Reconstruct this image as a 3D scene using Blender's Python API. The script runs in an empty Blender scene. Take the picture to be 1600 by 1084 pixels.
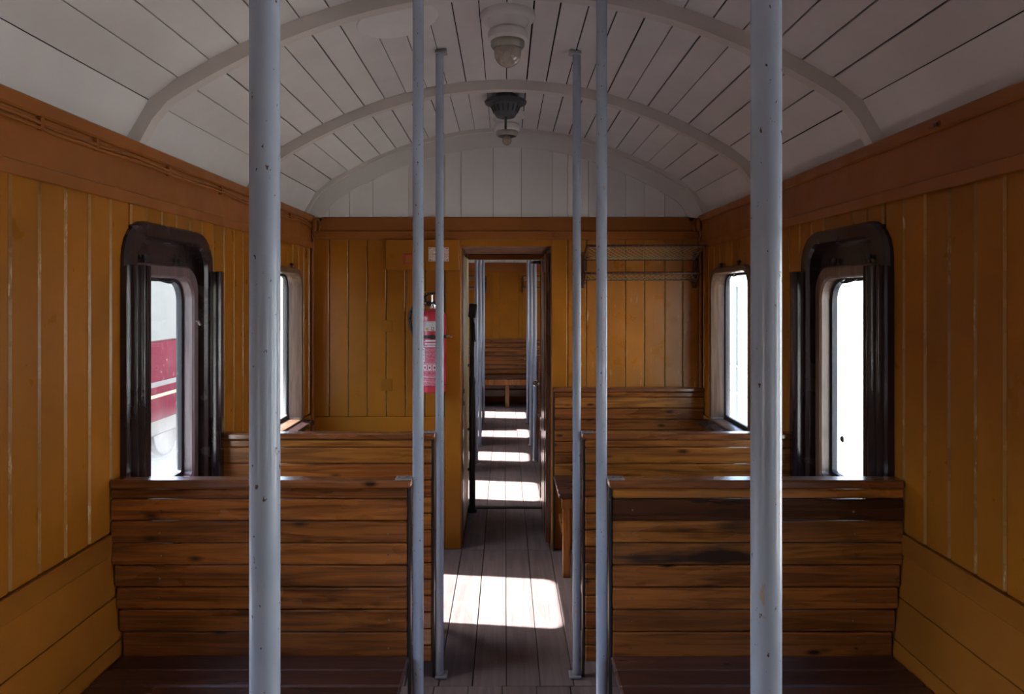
import bpy, bmesh, math, random
from mathutils import Vector, Matrix
random.seed(7)
PI = math.pi
scene = bpy.context.scene
col = scene.collection

# ------------------------------------------------------------------ camera
F = 1124.0                      # focal length in pixels of the 1600x1084 frame
EYE = 1.617
cd = bpy.data.cameras.new('camera')
cam = bpy.data.objects.new('camera', cd); col.objects.link(cam)
cd.sensor_fit = 'HORIZONTAL'; cd.sensor_width = 36.0; cd.lens = F / 1600 * 36
cd.shift_x = 10 / 1600; cd.shift_y = -79 / 1600
cd.clip_start = 0.02; cd.clip_end = 300
cam.location = (0, 0, EYE); cam.rotation_euler = (PI / 2, 0, 0)
scene.camera = cam

# ------------------------------------------------------------------ light
SUN_DIR = Vector((1.0, -0.13, -1.08)).normalized()
world = bpy.data.worlds.new('world'); scene.world = world; world.use_nodes = True
wn = world.node_tree.nodes; wl = world.node_tree.links
sky = wn.new('ShaderNodeTexSky'); sky.sky_type = 'NISHITA'; sky.sun_disc = False
sky.sun_elevation = math.asin(-SUN_DIR.z); sky.sun_rotation = math.radians(-83)
sky.air_density = 1.0; sky.dust_density = 2.0; sky.ozone_density = 1.0
wl.new(sky.outputs[0], wn['Background'].inputs[0]); wn['Background'].inputs[1].default_value = 0.95
sd = bpy.data.lights.new('sun', 'SUN'); sd.energy = 28.0; sd.angle = math.radians(0.7); sd.color = (1.0, 0.96, 0.92)
sun = bpy.data.objects.new('sun', sd); col.objects.link(sun)
sun.rotation_euler = SUN_DIR.to_track_quat('-Z', 'Y').to_euler(); sun.location = (-8, 1, 9)
vs = scene.view_settings
vs.view_transform = 'Standard'; vs.look = 'None'; vs.gamma = 1.0; vs.use_curve_mapping = False
vs.exposure = 0.85
scene.cycles.use_denoising = True
scene.cycles.diffuse_bounces = 8
scene.cycles.max_bounces = 14
scene.cycles.transparent_max_bounces = 12

# ------------------------------------------------------------------ materials
def new_mat(name):
    m = bpy.data.materials.new(name); m.use_nodes = True
    nt = m.node_tree
    return m, nt.nodes, nt.links, nt.nodes['Principled BSDF']

def coords(N, L, scale=(1, 1, 1), rnd=True):
    tc = N.new('ShaderNodeTexCoord'); mp = N.new('ShaderNodeMapping'); mp.inputs['Scale'].default_value = scale
    if rnd:
        oi = N.new('ShaderNodeObjectInfo'); mul = N.new('ShaderNodeMath'); mul.operation = 'MULTIPLY'; mul.inputs[1].default_value = 53.0
        L.new(oi.outputs['Random'], mul.inputs[0])
        add = N.new('ShaderNodeVectorMath'); add.operation = 'ADD'
        L.new(tc.outputs['Object'], add.inputs[0]); L.new(mul.outputs[0], add.inputs[1])
        L.new(add.outputs[0], mp.inputs['Vector'])
    else:
        L.new(tc.outputs['Object'], mp.inputs['Vector'])
    return mp.outputs[0]

def noise(N, L, vec, scale, detail=4, rough=0.55, dist=0.0):
    n = N.new('ShaderNodeTexNoise'); n.inputs['Scale'].default_value = scale; n.inputs['Detail'].default_value = detail
    n.inputs['Roughness'].default_value = rough; n.inputs['Distortion'].default_value = dist
    L.new(vec, n.inputs['Vector']); return n.outputs[0]

def ramp(N, L, fac, stops):
    r = N.new('ShaderNodeValToRGB'); e = r.color_ramp.elements
    while len(e) < len(stops): e.new(0.5)
    for k, (p, c) in enumerate(stops):
        e[k].position = p; e[k].color = (c[0], c[1], c[2], 1) if hasattr(c, '__len__') else (c, c, c, 1)
    L.new(fac, r.inputs[0]); return r.outputs[0]

def mixc(N, L, fac, a, b, mode='MIX'):
    m = N.new('ShaderNodeMix'); m.data_type = 'RGBA'; m.blend_type = mode
    for sock, v in ((m.inputs[0], fac), (m.inputs[6], a), (m.inputs[7], b)):
        if hasattr(v, 'is_linked'): L.new(v, sock)
        elif hasattr(v, '__len__'): sock.default_value = (v[0], v[1], v[2], 1)
        else: sock.default_value = v
    return m.outputs[2]

def tone(N, L, color, lo, hi):
    oi = N.new('ShaderNodeObjectInfo'); mr = N.new('ShaderNodeMapRange')
    mr.inputs[3].default_value = lo; mr.inputs[4].default_value = hi
    L.new(oi.outputs['Random'], mr.inputs[0])
    hs = N.new('ShaderNodeHueSaturation'); L.new(mr.outputs[0], hs.inputs['Value']); L.new(color, hs.inputs['Color'])
    return hs.outputs[0]

def bump(N, L, B, h, strength, dist=0.002):
    b = N.new('ShaderNodeBump'); b.inputs['Strength'].default_value = strength; b.inputs['Distance'].default_value = dist
    L.new(h, b.inputs['Height']); L.new(b.outputs[0], B.inputs['Normal'])

def paint(name, c, rough=0.35, var=0.18, chips=None, chip_amt=0.66, stretch=(1, 1, 0.15), lo=0.92, hi=1.06, bstr=0.35, spec=0.5):
    m, N, L, B = new_mat(name)
    v = coords(N, L)
    vstretch = coords(N, L, stretch)
    n1 = noise(N, L, v, 2.2, 5, 0.6)
    d = tuple(x * (1 - var) for x in c); h = tuple(min(1, x * (1 + var)) for x in c)
    cc = ramp(N, L, n1, [(0.3, d), (0.7, h)])
    n2 = noise(N, L, vstretch, 60, 4, 0.6)
    cc = mixc(N, L, ramp(N, L, n2, [(0.35, 0.0), (0.75, 0.22)]), cc, d)
    if chips:
        n3 = noise(N, L, vstretch, 34, 6, 0.75)
        n4 = noise(N, L, v, 3.1, 3)
        mk = N.new('ShaderNodeMath'); mk.operation = 'MULTIPLY'
        L.new(ramp(N, L, n3, [(chip_amt, 0.0), (chip_amt + 0.04, 1.0)]), mk.inputs[0]); L.new(ramp(N, L, n4, [(0.48, 0.0), (0.62, 1.0)]), mk.inputs[1])
        cc = mixc(N, L, mk.outputs[0], cc, chips)
    cc = tone(N, L, cc, lo, hi)
    L.new(cc, B.inputs['Base Color'])
    n5 = noise(N, L, v, 9, 4)
    L.new(ramp(N, L, n5, [(0.3, rough * 0.8), (0.75, min(1, rough * 1.5))]), B.inputs['Roughness'])
    B.inputs['Specular IOR Level'].default_value = spec
    bump(N, L, B, n2, bstr, 0.0015)
    return m

def wood(name, light, dark, rough=0.28, axis=0, knots=True, lo=0.6, hi=1.15, coat=0.3, blotch=None):
    m, N, L, B = new_mat(name)
    sg = [38.0, 38.0, 38.0]; sg[axis] = 2.2
    v = coords(N, L, tuple(sg))
    n1 = noise(N, L, v, 1.0, 8, 0.62, 1.2)
    cc = ramp(N, L, n1, [(0.30, dark), (0.45, tuple((a + b) / 2 for a, b in zip(light, dark))), (0.57, light), (0.75, tuple(x * 1.12 for x in light))])
    sb = [7.0, 7.0, 7.0]; sb[axis] = 2.0
    vb = coords(N, L, tuple(sb))
    nb = noise(N, L, vb, 1.0, 3, 0.5)
    cc = mixc(N, L, ramp(N, L, nb, [(0.52, 0.0), (0.80, 0.6)]), cc, dark)
    if blotch:
        sb2 = [16.0, 16.0, 16.0]; sb2[axis] = 2.6
        nb2 = noise(N, L, coords(N, L, tuple(sb2)), 1.0, 3, 0.55)
        cc = mixc(N, L, ramp(N, L, nb2, [(blotch[0], 0.0), (blotch[0] + 0.12, 1.0)]), cc, blotch[1])
    if knots:
        sk = [22.0, 22.0, 22.0]; sk[axis] = 8.0
        vk = coords(N, L, tuple(sk))
        vo = N.new('ShaderNodeTexVoronoi'); vo.inputs['Scale'].default_value = 0.8; L.new(vk, vo.inputs['Vector'])
        mask = ramp(N, L, vo.outputs['Distance'], [(0.07, 1.0), (0.22, 0.0)])
        sep = N.new('ShaderNodeSeparateColor'); L.new(vo.outputs['Color'], sep.inputs[0])
        gate = ramp(N, L, sep.outputs[0], [(0.42, 0.0), (0.44, 1.0)])
        mk = N.new('ShaderNodeMath'); mk.operation = 'MULTIPLY'; L.new(mask, mk.inputs[0]); L.new(gate, mk.inputs[1])
        cc = mixc(N, L, mk.outputs[0], cc, tuple(x * 0.35 for x in dark))
    cc = tone(N, L, cc, lo, hi)
    L.new(cc, B.inputs['Base Color'])
    L.new(ramp(N, L, nb, [(0.3, rough * 0.8), (0.8, rough * 1.5)]), B.inputs['Roughness'])
    B.inputs['Coat Weight'].default_value = coat; B.inputs['Coat Roughness'].default_value = 0.15
    bump(N, L, B, n1, 0.3, 0.001)
    return m

def plain(name, c, rough=0.5, metal=0.0, var=0.12, scale=30, spec=0.5):
    m, N, L, B = new_mat(name)
    n = noise(N, L, coords(N, L), scale, 4)
    L.new(ramp(N, L, n, [(0.3, tuple(x * (1 - var) for x in c)), (0.7, tuple(min(1, x * (1 + var)) for x in c))]), B.inputs['Base Color'])
    B.inputs['Roughness'].default_value = rough; B.inputs['Metallic'].default_value = metal
    B.inputs['Specular IOR Level'].default_value = spec
    return m

M = {}
M['orange'] = paint('orange_paint', (0.315, 0.112, 0.010), 0.33, 0.16, chips=(0.62, 0.44, 0.16), chip_amt=0.70, lo=0.9, hi=1.08, spec=0.16)
M['orange_worn'] = paint('worn_orange_paint', (0.32, 0.113, 0.012), 0.3, 0.2, chips=(0.60, 0.46, 0.22), chip_amt=0.60, lo=0.92, hi=1.05, spec=0.4)
M['orange_edge'] = paint('worn_highlit_orange_edge', (0.34, 0.165, 0.033), 0.25, 0.2, chips=(0.58, 0.44, 0.22), chip_amt=0.57, lo=0.7, hi=1.1, spec=0.4)  # edge wear, with the sheen of the angled seams put into the lighter colour
M['fascia'] = paint('brown_orange_paint', (0.26, 0.084, 0.016), 0.35, 0.14, chips=(0.10, 0.04, 0.015), chip_amt=0.76, stretch=(1, .2, 1), spec=0.25)
M['rail'] = paint('brown_orange_rail_paint', (0.285, 0.10, 0.011), 0.35, 0.14, chips=(0.08, 0.035, 0.012), chip_amt=0.74, stretch=(.3, .2, 1), spec=0.3)
M['white'] = paint('white_paint', (0.60, 0.575, 0.56), 0.55, 0.06, chips=(0.40, 0.34, 0.28), chip_amt=0.76, stretch=(1, .12, 1), lo=0.94, hi=1.03, bstr=0.3, spec=0.3)
M['white_rib'] = paint('white_rib_paint', (0.54, 0.50, 0.465), 0.5, 0.10, chips=(0.22, 0.12, 0.06), chip_amt=0.69, stretch=(1, 1, 1), bstr=0.3, spec=0.3)
M['white_gable'] = paint('white_gable_paint', (0.60, 0.58, 0.555), 0.5, 0.06, chips=(0.42, 0.36, 0.30), chip_amt=0.72, stretch=(1, 1, .1), spec=0.3)
M['gap'] = plain('dark_backing', (0.012, 0.009, 0.007), 0.9, spec=0.1)
M['bench'] = wood('varnished_pine', (0.315, 0.098, 0.017), (0.07, 0.017, 0.004), lo=0.78, hi=1.15)
M['bench_gold'] = wood('golden_varnished_pine', (0.37, 0.135, 0.021), (0.10, 0.027, 0.006), lo=0.8, hi=1.15)
M['bench_dark'] = wood('dark_stained_pine', (0.09, 0.026, 0.008), (0.016, 0.006, 0.004), lo=0.7, hi=1.0, coat=0.5, rough=0.2)
M['bench_streak'] = wood('dark_streaked_pine', (0.33, 0.115, 0.02), (0.08, 0.02, 0.005), lo=0.9, hi=1.1, blotch=(0.50, (0.02, 0.008, 0.004)))
M['cap'] = wood('bench_top_wood', (0.26, 0.085, 0.024), (0.07, 0.022, 0.008), lo=0.9, hi=1.05, coat=0.6, rough=0.25)
M['seat'] = wood('dark_seat_wood', (0.085, 0.030, 0.020), (0.028, 0.011, 0.008), lo=0.8, hi=1.1, coat=0.35, rough=0.3, knots=False)
M['leg'] = wood('bench_leg_wood', (0.34, 0.12, 0.022), (0.12, 0.035, 0.009), axis=2, lo=0.8, hi=1.05)
M['dark_frame'] = paint('dark_brown_gloss_paint', (0.028, 0.015, 0.015), 0.22, 0.25, stretch=(1, 1, .06), lo=0.95, hi=1.05, bstr=0.6)
M['dark_gloss'] = paint('dark_brown_high_gloss_paint', (0.022, 0.013, 0.014), 0.14, 0.25, stretch=(1, 1, .06), lo=0.95, hi=1.05, bstr=0.4)
M['sash'] = wood('worn_sash_wood', (0.17, 0.10, 0.06), (0.07, 0.035, 0.022), axis=2, knots=False, rough=0.35, lo=0.9, hi=1.1, coat=0.2)
M['sash_dark'] = wood('purple_brown_sash_wood', (0.15, 0.095, 0.095), (0.07, 0.040, 0.038), axis=2, knots=False, rough=0.35, lo=0.95, hi=1.05, coat=0.2)
M['rubber'] = plain('black_seal', (0.012, 0.012, 0.014), 0.5)
M['iron'] = plain('black_iron', (0.020, 0.018, 0.018), 0.42)
M['brown_iron'] = plain('brown_painted_iron', (0.075, 0.026, 0.014), 0.4)
M['gun'] = plain('dark_grey_cast_metal', (0.055, 0.055, 0.062), 0.45)
M['steel'] = plain('worn_steel', (0.22, 0.20, 0.17), 0.4, 0.8)
M['chrome'] = plain('bright_metal', (0.75, 0.73, 0.70), 0.2, 1.0, var=0.04)
M['plate'] = plain('grey_plate', (0.30, 0.31, 0.33), 0.35, 0.4)
M['alu'] = plain('dull_alloy_ring', (0.30, 0.29, 0.25), 0.45, 0.5)
M['cord'] = plain('pale_net_cord', (0.36, 0.28, 0.15), 0.8)
M['red'] = plain('red_enamel', (0.52, 0.035, 0.055), 0.3, var=0.05)
M['redplate'] = plain('red_label', (0.35, 0.03, 0.02), 0.5)
M['hose'] = plain('black_hose', (0.014, 0.014, 0.018), 0.5)
M['cream'] = paint('cream_paint', (0.62, 0.50, 0.24), 0.4, 0.1)
M['dark_door'] = wood('dark_door_wood', (0.13, 0.05, 0.022), (0.045, 0.017, 0.009), axis=2, knots=False, rough=0.25, lo=0.95, hi=1.05, coat=0.4)
M['yellow'] = plain('yellow_plastic', (0.6, 0.42, 0.03), 0.5)

def post_mat():
    m, N, L, B = new_mat('blue_grey_pole_paint')
    v = coords(N, L)
    n1 = noise(N, L, v, 4, 4)
    cc = ramp(N, L, n1, [(0.3, (0.27, 0.315, 0.385)), (0.7, (0.34, 0.385, 0.465))])
    n2 = noise(N, L, coords(N, L, (1, 1, .6)), 125, 3, 0.6)
    cc = mixc(N, L, ramp(N, L, n2, [(0.675, 0.0), (0.70, 1.0)]), cc, (0.10, 0.05, 0.03))
    n3 = noise(N, L, coords(N, L, (1, 1, .5)), 48, 3, 0.6)
    cc = mixc(N, L, ramp(N, L, n3, [(0.69, 0.0), (0.72, 0.8)]), cc, (0.36, 0.25, 0.16))
    L.new(cc, B.inputs['Base Color']); B.inputs['Roughness'].default_value = 0.27
    bump(N, L, B, noise(N, L, v, 60, 3), 0.12, 0.001)
    return m
M['post'] = post_mat()

def floor_mat():
    m, N, L, B = new_mat('purple_brown_floor_paint')
    v = coords(N, L, (30, 1.5, 30)); n1 = noise(N, L, v, 1.0, 8, 0.65, 0.6)
    cc = ramp(N, L, n1, [(0.3, (0.105, 0.075, 0.074)), (0.6, (0.175, 0.132, 0.128)), (0.85, (0.23, 0.18, 0.17))])
    n2 = noise(N, L, coords(N, L), 5, 5, 0.6)
    cc = mixc(N, L, ramp(N, L, n2, [(0.45, 0.0), (0.75, 0.6)]), cc, (0.20, 0.155, 0.14))
    n3 = noise(N, L, coords(N, L), 55, 3, 0.5)
    cc = mixc(N, L, ramp(N, L, n3, [(0.745, 0.0), (0.76, 1.0)]), cc, (0.45, 0.42, 0.38))
    cc = tone(N, L, cc, 0.85, 1.12)
    L.new(cc, B.inputs['Base Color']); B.inputs['Roughness'].default_value = 0.55
    B.inputs['Specular IOR Level'].default_value = 0.35
    bump(N, L, B, n1, 0.5, 0.002)
    return m
M['floor'] = floor_mat()

def glass_mat(name, dust, lowdust, tint):
    m, N, L, B = new_mat(name); N.remove(B)
    out = N['Material Output']
    tr = N.new('ShaderNodeBsdfTransparent'); tr.inputs[0].default_value = (*tint, 1)
    tl = N.new('ShaderNodeBsdfTranslucent'); tl.inputs[0].default_value = (0.85, 0.87, 0.9, 1)
    df = N.new('ShaderNodeBsdfDiffuse'); df.inputs[0].default_value = (0.6, 0.6, 0.58, 1)
    dd = N.new('ShaderNodeMixShader'); dd.inputs[0].default_value = 0.3; L.new(tl.outputs[0], dd.inputs[1]); L.new(df.outputs[0], dd.inputs[2])
    v = coords(N, L, (1, 1, 1), rnd=False)
    sp = N.new('ShaderNodeSeparateXYZ'); L.new(v, sp.inputs[0])
    mr = N.new('ShaderNodeMapRange'); mr.inputs[1].default_value = -0.40; mr.inputs[2].default_value = -0.10; mr.inputs[3].default_value = lowdust; mr.inputs[4].default_value = 0.0
    L.new(sp.outputs[2], mr.inputs[0])
    n1 = noise(N, L, v, 6, 6, 0.7)
    base = ramp(N, L, n1, [(0.3, dust * 0.4), (0.75, dust * 1.6)])
    n2 = noise(N, L, coords(N, L, (1, 1, .6), rnd=False), 60, 4, 0.7)
    spk = ramp(N, L, n2, [(0.66, 0.0), (0.72, 0.12)])
    a1 = N.new('ShaderNodeMath'); a1.operation = 'ADD'; L.new(base, a1.inputs[0]); L.new(spk, a1.inputs[1])
    mm = N.new('ShaderNodeMath'); mm.operation = 'MULTIPLY'; L.new(mr.outputs[0], mm.inputs[0]); L.new(ramp(N, L, n1, [(0.2, 0.4), (0.8, 1.3)]), mm.inputs[1])
    a2 = N.new('ShaderNodeMath'); a2.operation = 'ADD'; a2.use_clamp = True; L.new(a1.outputs[0], a2.inputs[0]); L.new(mm.outputs[0], a2.inputs[1])
    mx = N.new('ShaderNodeMixShader'); L.new(a2.outputs[0], mx.inputs[0]); L.new(tr.outputs[0], mx.inputs[1]); L.new(dd.outputs[0], mx.inputs[2])
    gl = N.new('ShaderNodeBsdfGlossy'); gl.inputs['Roughness'].default_value = 0.02
    fr = N.new('ShaderNodeFresnel'); fr.inputs[0].default_value = 1.25
    ge_ = N.new('ShaderNodeNewGeometry'); ff = N.new('ShaderNodeMath'); ff.operation = 'SUBTRACT'; ff.use_clamp = True   # reflect at the entry face only
    L.new(fr.outputs[0], ff.inputs[0]); L.new(ge_.outputs['Backfacing'], ff.inputs[1])
    m2 = N.new('ShaderNodeMixShader'); L.new(ff.outputs[0], m2.inputs[0]); L.new(mx.outputs[0], m2.inputs[1]); L.new(gl.outputs[0], m2.inputs[2])
    L.new(m2.outputs[0], out.inputs[0])
    return m
M['glass'] = glass_mat('dusty_window_glass', 0.004, 0.06, (0.93, 0.95, 0.96))
def lampglass():
    m, N, L, B = new_mat('prismatic_lamp_glass')
    B.inputs['Base Color'].default_value = (0.42, 0.36, 0.30, 1); B.inputs['Roughness'].default_value = 0.12
    B.inputs['Transmission Weight'].default_value = 0.25; B.inputs['Coat Weight'].default_value = 0.6
    vo = N.new('ShaderNodeTexVoronoi'); vo.inputs['Scale'].default_value = 85; L.new(coords(N, L), vo.inputs['Vector'])
    bump(N, L, B, vo.outputs['Distance'], 0.6, 0.003)
    return m
M['lampglass'] = lampglass()

def print_mat(name, ground, ink, rows, fill=0.55, freq=90.0):
    """flat print: broken rows of lettering too small to read, in the object's local x / z"""
    m, N, L, B = new_mat(name)
    tc = N.new('ShaderNodeTexCoord'); sp = N.new('ShaderNodeSeparateXYZ'); L.new(tc.outputs['Object'], sp.inputs[0])
    w = N.new('ShaderNodeMath'); w.operation = 'MULTIPLY'; w.inputs[1].default_value = rows; L.new(sp.outputs[2], w.inputs[0])
    fr = N.new('ShaderNodeMath'); fr.operation = 'FRACT'; L.new(w.outputs[0], fr.inputs[0])
    line = ramp(N, L, fr.outputs[0], [(0.42, 0.0), (0.5, 1.0)])
    n = noise(N, L, coords(N, L, (freq, freq, rows * 1.3), rnd=False), 1.0, 2)
    brk = ramp(N, L, n, [(fill - 0.12, 0.0), (fill - 0.06, 1.0)])
    mk = N.new('ShaderNodeMath'); mk.operation = 'MULTIPLY'; L.new(line, mk.inputs[0]); L.new(brk, mk.inputs[1])
    L.new(mixc(N, L, mk.outputs[0], ground, ink), B.inputs['Base Color']); B.inputs['Roughness'].default_value = 0.45
    return m
M['notice'] = print_mat('notice_print', (0.66, 0.63, 0.55), (0.50, 0.20, 0.18), 110, 0.5, 300)
M['ext_label'] = print_mat('white_label_print', (0.68, 0.66, 0.64), (0.35, 0.33, 0.36), 150, 0.58, 380)
M['ext_text'] = print_mat('red_ground_print', (0.50, 0.05, 0.085), (0.64, 0.36, 0.43), 130, 0.58, 420)
M['paper'] = plain('white_print', (0.72, 0.66, 0.68), 0.5, var=0.04)

# ------------------------------------------------------------------ builders
WP = {}
cache = {}
def mesh_of(bm, name, mat, smooth=False):
    me = bpy.data.meshes.new(name)
    bmesh.ops.recalc_face_normals(bm, faces=bm.faces[:])
    bm.to_mesh(me); bm.free()
    if mat: me.materials.append(M[mat] if isinstance(mat, str) else mat)
    if smooth:
        for p in me.polygons: p.use_smooth = True
        me.set_sharp_from_angle(angle=math.radians(38))
    return me
def link(name, me, parent=None, loc=(0, 0, 0), rot=None, kind=None):
    o = bpy.data.objects.new(name, me); col.objects.link(o)
    loc = Vector(loc); WP[o] = loc.copy()
    if parent is not None:
        o.parent = parent; loc = loc - WP[parent]
    o.location = loc
    if rot: o.rotation_euler = rot
    if kind: o['kind'] = kind
    return o
def tag(o, label, cat, group=None, kind=None):
    o['label'] = label; o['category'] = cat
    if group: o['group'] = group
    if kind: o['kind'] = kind
    return o
def empty(name, loc=(0, 0, 0)):
    return link(name, None, None, loc)
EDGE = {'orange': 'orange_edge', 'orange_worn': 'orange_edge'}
def cbox(d, bev, mat):
    key = (round(d[0], 4), round(d[1], 4), round(d[2], 4), round(bev, 4), mat)
    if key not in cache:
        bm = bmesh.new(); bmesh.ops.create_cube(bm, size=1)
        bmesh.ops.scale(bm, vec=d, verts=bm.verts[:])
        if bev > 0: bmesh.ops.bevel(bm, geom=bm.edges[:], offset=min(bev, min(d) * 0.4), segments=1, affect='EDGES')
        me = mesh_of(bm, 'block', mat)
        if mat in EDGE:                       # chamfered arrises: worn paint plus a painted-in pale highlight along the seams
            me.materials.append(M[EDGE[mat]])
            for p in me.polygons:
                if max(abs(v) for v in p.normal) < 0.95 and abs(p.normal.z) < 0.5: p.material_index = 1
        cache[key] = me
    return cache[key]
def piece(name, c, d, mat, parent=None, bev=0.002, rot=None, kind=None):
    return link(name, cbox(d, bev, mat), parent, c, rot, kind)
def span(name, x, y, z, mat, parent=None, bev=0.002):
    """box from ranges"""
    c = [(a + b) / 2 for a, b in (x, y, z)]; d = [abs(b - a) for a, b in (x, y, z)]
    return piece(name, c, d, mat, parent, bev)
def add_box(bm, x, y, z):
    m = Matrix.Translation([(a + b) / 2 for a, b in (x, y, z)]) @ Matrix.Diagonal([abs(b - a) for a, b in (x, y, z)] + [1])
    bmesh.ops.create_cube(bm, size=1, matrix=m)
def add_tube(bm, pts, r, n=8, cap=True):
    pts = [Vector(p) for p in pts]; rings = []
    up = Vector((0.13, 0.21, 0.97))
    for i, p in enumerate(pts):
        t = (pts[min(i + 1, len(pts) - 1)] - pts[max(i - 1, 0)]).normalized()
        a = t.cross(up)
        if a.length < 1e-3: a = t.cross(Vector((1, 0, 0)))
        a.normalize(); b = t.cross(a)
        rr = r[i] if hasattr(r, '__len__') else r
        rings.append([bm.verts.new(p + (a * math.cos(2 * PI * k / n) + b * math.sin(2 * PI * k / n)) * rr) for k in range(n)])
    for A, Bq in zip(rings, rings[1:]):
        for k in range(n): bm.faces.new((A[k], A[(k + 1) % n], Bq[(k + 1) % n], Bq[k]))
    if cap:
        bm.faces.new(rings[0]); bm.faces.new(rings[-1][::-1])
def tube(name, pts, r, mat, parent=None, n=8, origin=None):
    o = Vector(origin if origin is not None else pts[0])
    bm = bmesh.new(); add_tube(bm, [Vector(p) - o for p in pts], r, n)
    return link(name, mesh_of(bm, name, mat, True), parent, o)
def lathe_mesh(prof, mat, n=32, name='turned'):
    bm = bmesh.new(); rings = []
    for r, z in prof:
        if r < 1e-5: rings.append([bm.verts.new((0, 0, z))])
        else: rings.append([bm.verts.new((r * math.cos(2 * PI * k / n), r * math.sin(2 * PI * k / n), z)) for k in range(n)])
    for A, Bq in zip(rings, rings[1:]):
        if len(A) == 1 and len(Bq) == 1: continue
        for k in range(n):
            if len(A) == 1: bm.faces.new((A[0], Bq[k], Bq[(k + 1) % n]))
            elif len(Bq) == 1: bm.faces.new((A[k], A[(k + 1) % n], Bq[0]))
            else: bm.faces.new((A[k], A[(k + 1) % n], Bq[(k + 1) % n], Bq[k]))
    return mesh_of(bm, name, mat, True)
def lathe(name, prof, mat, parent, loc, n=32, rot=None):
    return link(name, lathe_mesh(prof, mat, n, name), parent, loc, rot)
def rrect(y0, y1, z0, z1, rt, rb, n=7):
    pts = []
    for cy, cz, r, a0 in ((y1 - rt, z1 - rt, rt, 0), (y0 + rt, z1 - rt, rt, PI / 2), (y0 + rb, z0 + rb, rb, PI), (y1 - rb, z0 + rb, rb, 1.5 * PI)):
        for k in range(n):
            a = a0 + PI / 2 * k / (n - 1); pts.append((cy + r * math.cos(a), cz + r * math.sin(a)))
    return pts
def ring(name, outer, inner, x0, x1, mat, parent, bev=0.0, xin=None):
    """ring in the y-z plane between two outlines; x0 is the room-side face"""
    c = Vector(((x0 + x1) / 2, sum(p[0] for p in outer) / len(outer), sum(p[1] for p in outer) / len(outer)))
    bm = bmesh.new(); n = len(outer)
    s = 1 if x1 > x0 else -1
    loops = [(outer, x0 + s * bev), ]
    def off(o, i, t): return [(a + (b - a) * t) for a, b in zip(o, i)]
    rows = [[bm.verts.new((x - c.x, y - c.y, z - c.z)) for (y, z) in o] for o, x in
            ((outer, x1), (outer, x0 + s * bev), ([tuple(off(o, i, 0.14)) for o, i in zip(outer, inner)], x0),
             ([tuple(off(o, i, 0.86)) for o, i in zip(outer, inner)], x0), (inner, x0 + s * bev), (inner, x1))]
    for A, Bq in zip(rows, rows[1:] + rows[:1]):
        for k in range(n): bm.faces.new((A[k], A[(k + 1) % n], Bq[(k + 1) % n], Bq[k]))
    return link(name, mesh_of(bm, name, mat, True), parent, c)
def copy_tree(o, delta, parent=None):
    c = o.copy(); col.objects.link(c)
    WP[c] = WP[o] + Vector(delta)
    if parent is None: c.location = WP[c]
    else: c.parent = parent
    for ch in list(o.children): copy_tree(ch, delta, c)
    return c

# ------------------------------------------------------------------ dimensions
XL, XR = -1.25, 1.26
Y0, YE, YP, YF = -2.2, 4.61, 5.5, 10.95      # back wall, end partition, passage end, far wall
Z_CORN, Z_FASC, Z_RAIL, Z_WAIN = 2.134, 1.94, 0.865, 0.80
def S(s, d): return (XL if s < 0 else XR) - s * d
def taper(z): return max(0.0, Z_WAIN - z) * 0.11
def zc(x):
    a = abs(x); return 2.685 - 0.27 * x * x - (0.1 * ((a - 1.15) / 0.14) ** 2 if a > 1.15 else 0)
WINS = [(0.92, 1.56), (3.69, 4.33), (-1.35, -0.75), (5.87, 6.48), (8.43, 8.97), (9.72, 10.28)]
DOORS = [0.0, -2.2, 4.76]
WZ = (0.88, 1.75)
OPEN = [(a - .012, b + .012, WZ[0] - .012, WZ[1] + .012) for a, b in WINS] + [(2.40 + d, 2.96 + d, 0.0, 1.82) for d in DOORS]

# ------------------------------------------------------------------ floor
bm = bmesh.new(); add_box(bm, (-1.36, 1.37), (Y0 - .1, YF + .1), (-0.12, -0.024))
fl = link('floor', mesh_of(bm, 'floor', 'gap')); tag(fl, 'purple-brown painted plank floor of the carriage', 'floor', kind='structure')
for a, b, off in ((Y0, 2.985, -0.012), (2.988, YE - 0.02, 0.005), (YE - 0.017, YP, 0.004), (YP + 0.004, YF, 0.0)):
    k0 = -9
    for k in range(k0, 9):
        x0 = off + 0.141 * k; x1 = x0 + 0.141 - random.uniform(0.0028, 0.0045)
        span('plank', (max(x0, -1.249), min(x1, 1.259)), (a, b), (-0.024, random.uniform(-0.001, 0.0008)), 'floor', fl, 0.0015)
piece('threshold', (0, YP, 0.004), (0.58, 0.05, 0.014), 'iron', fl, 0.003)

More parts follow.
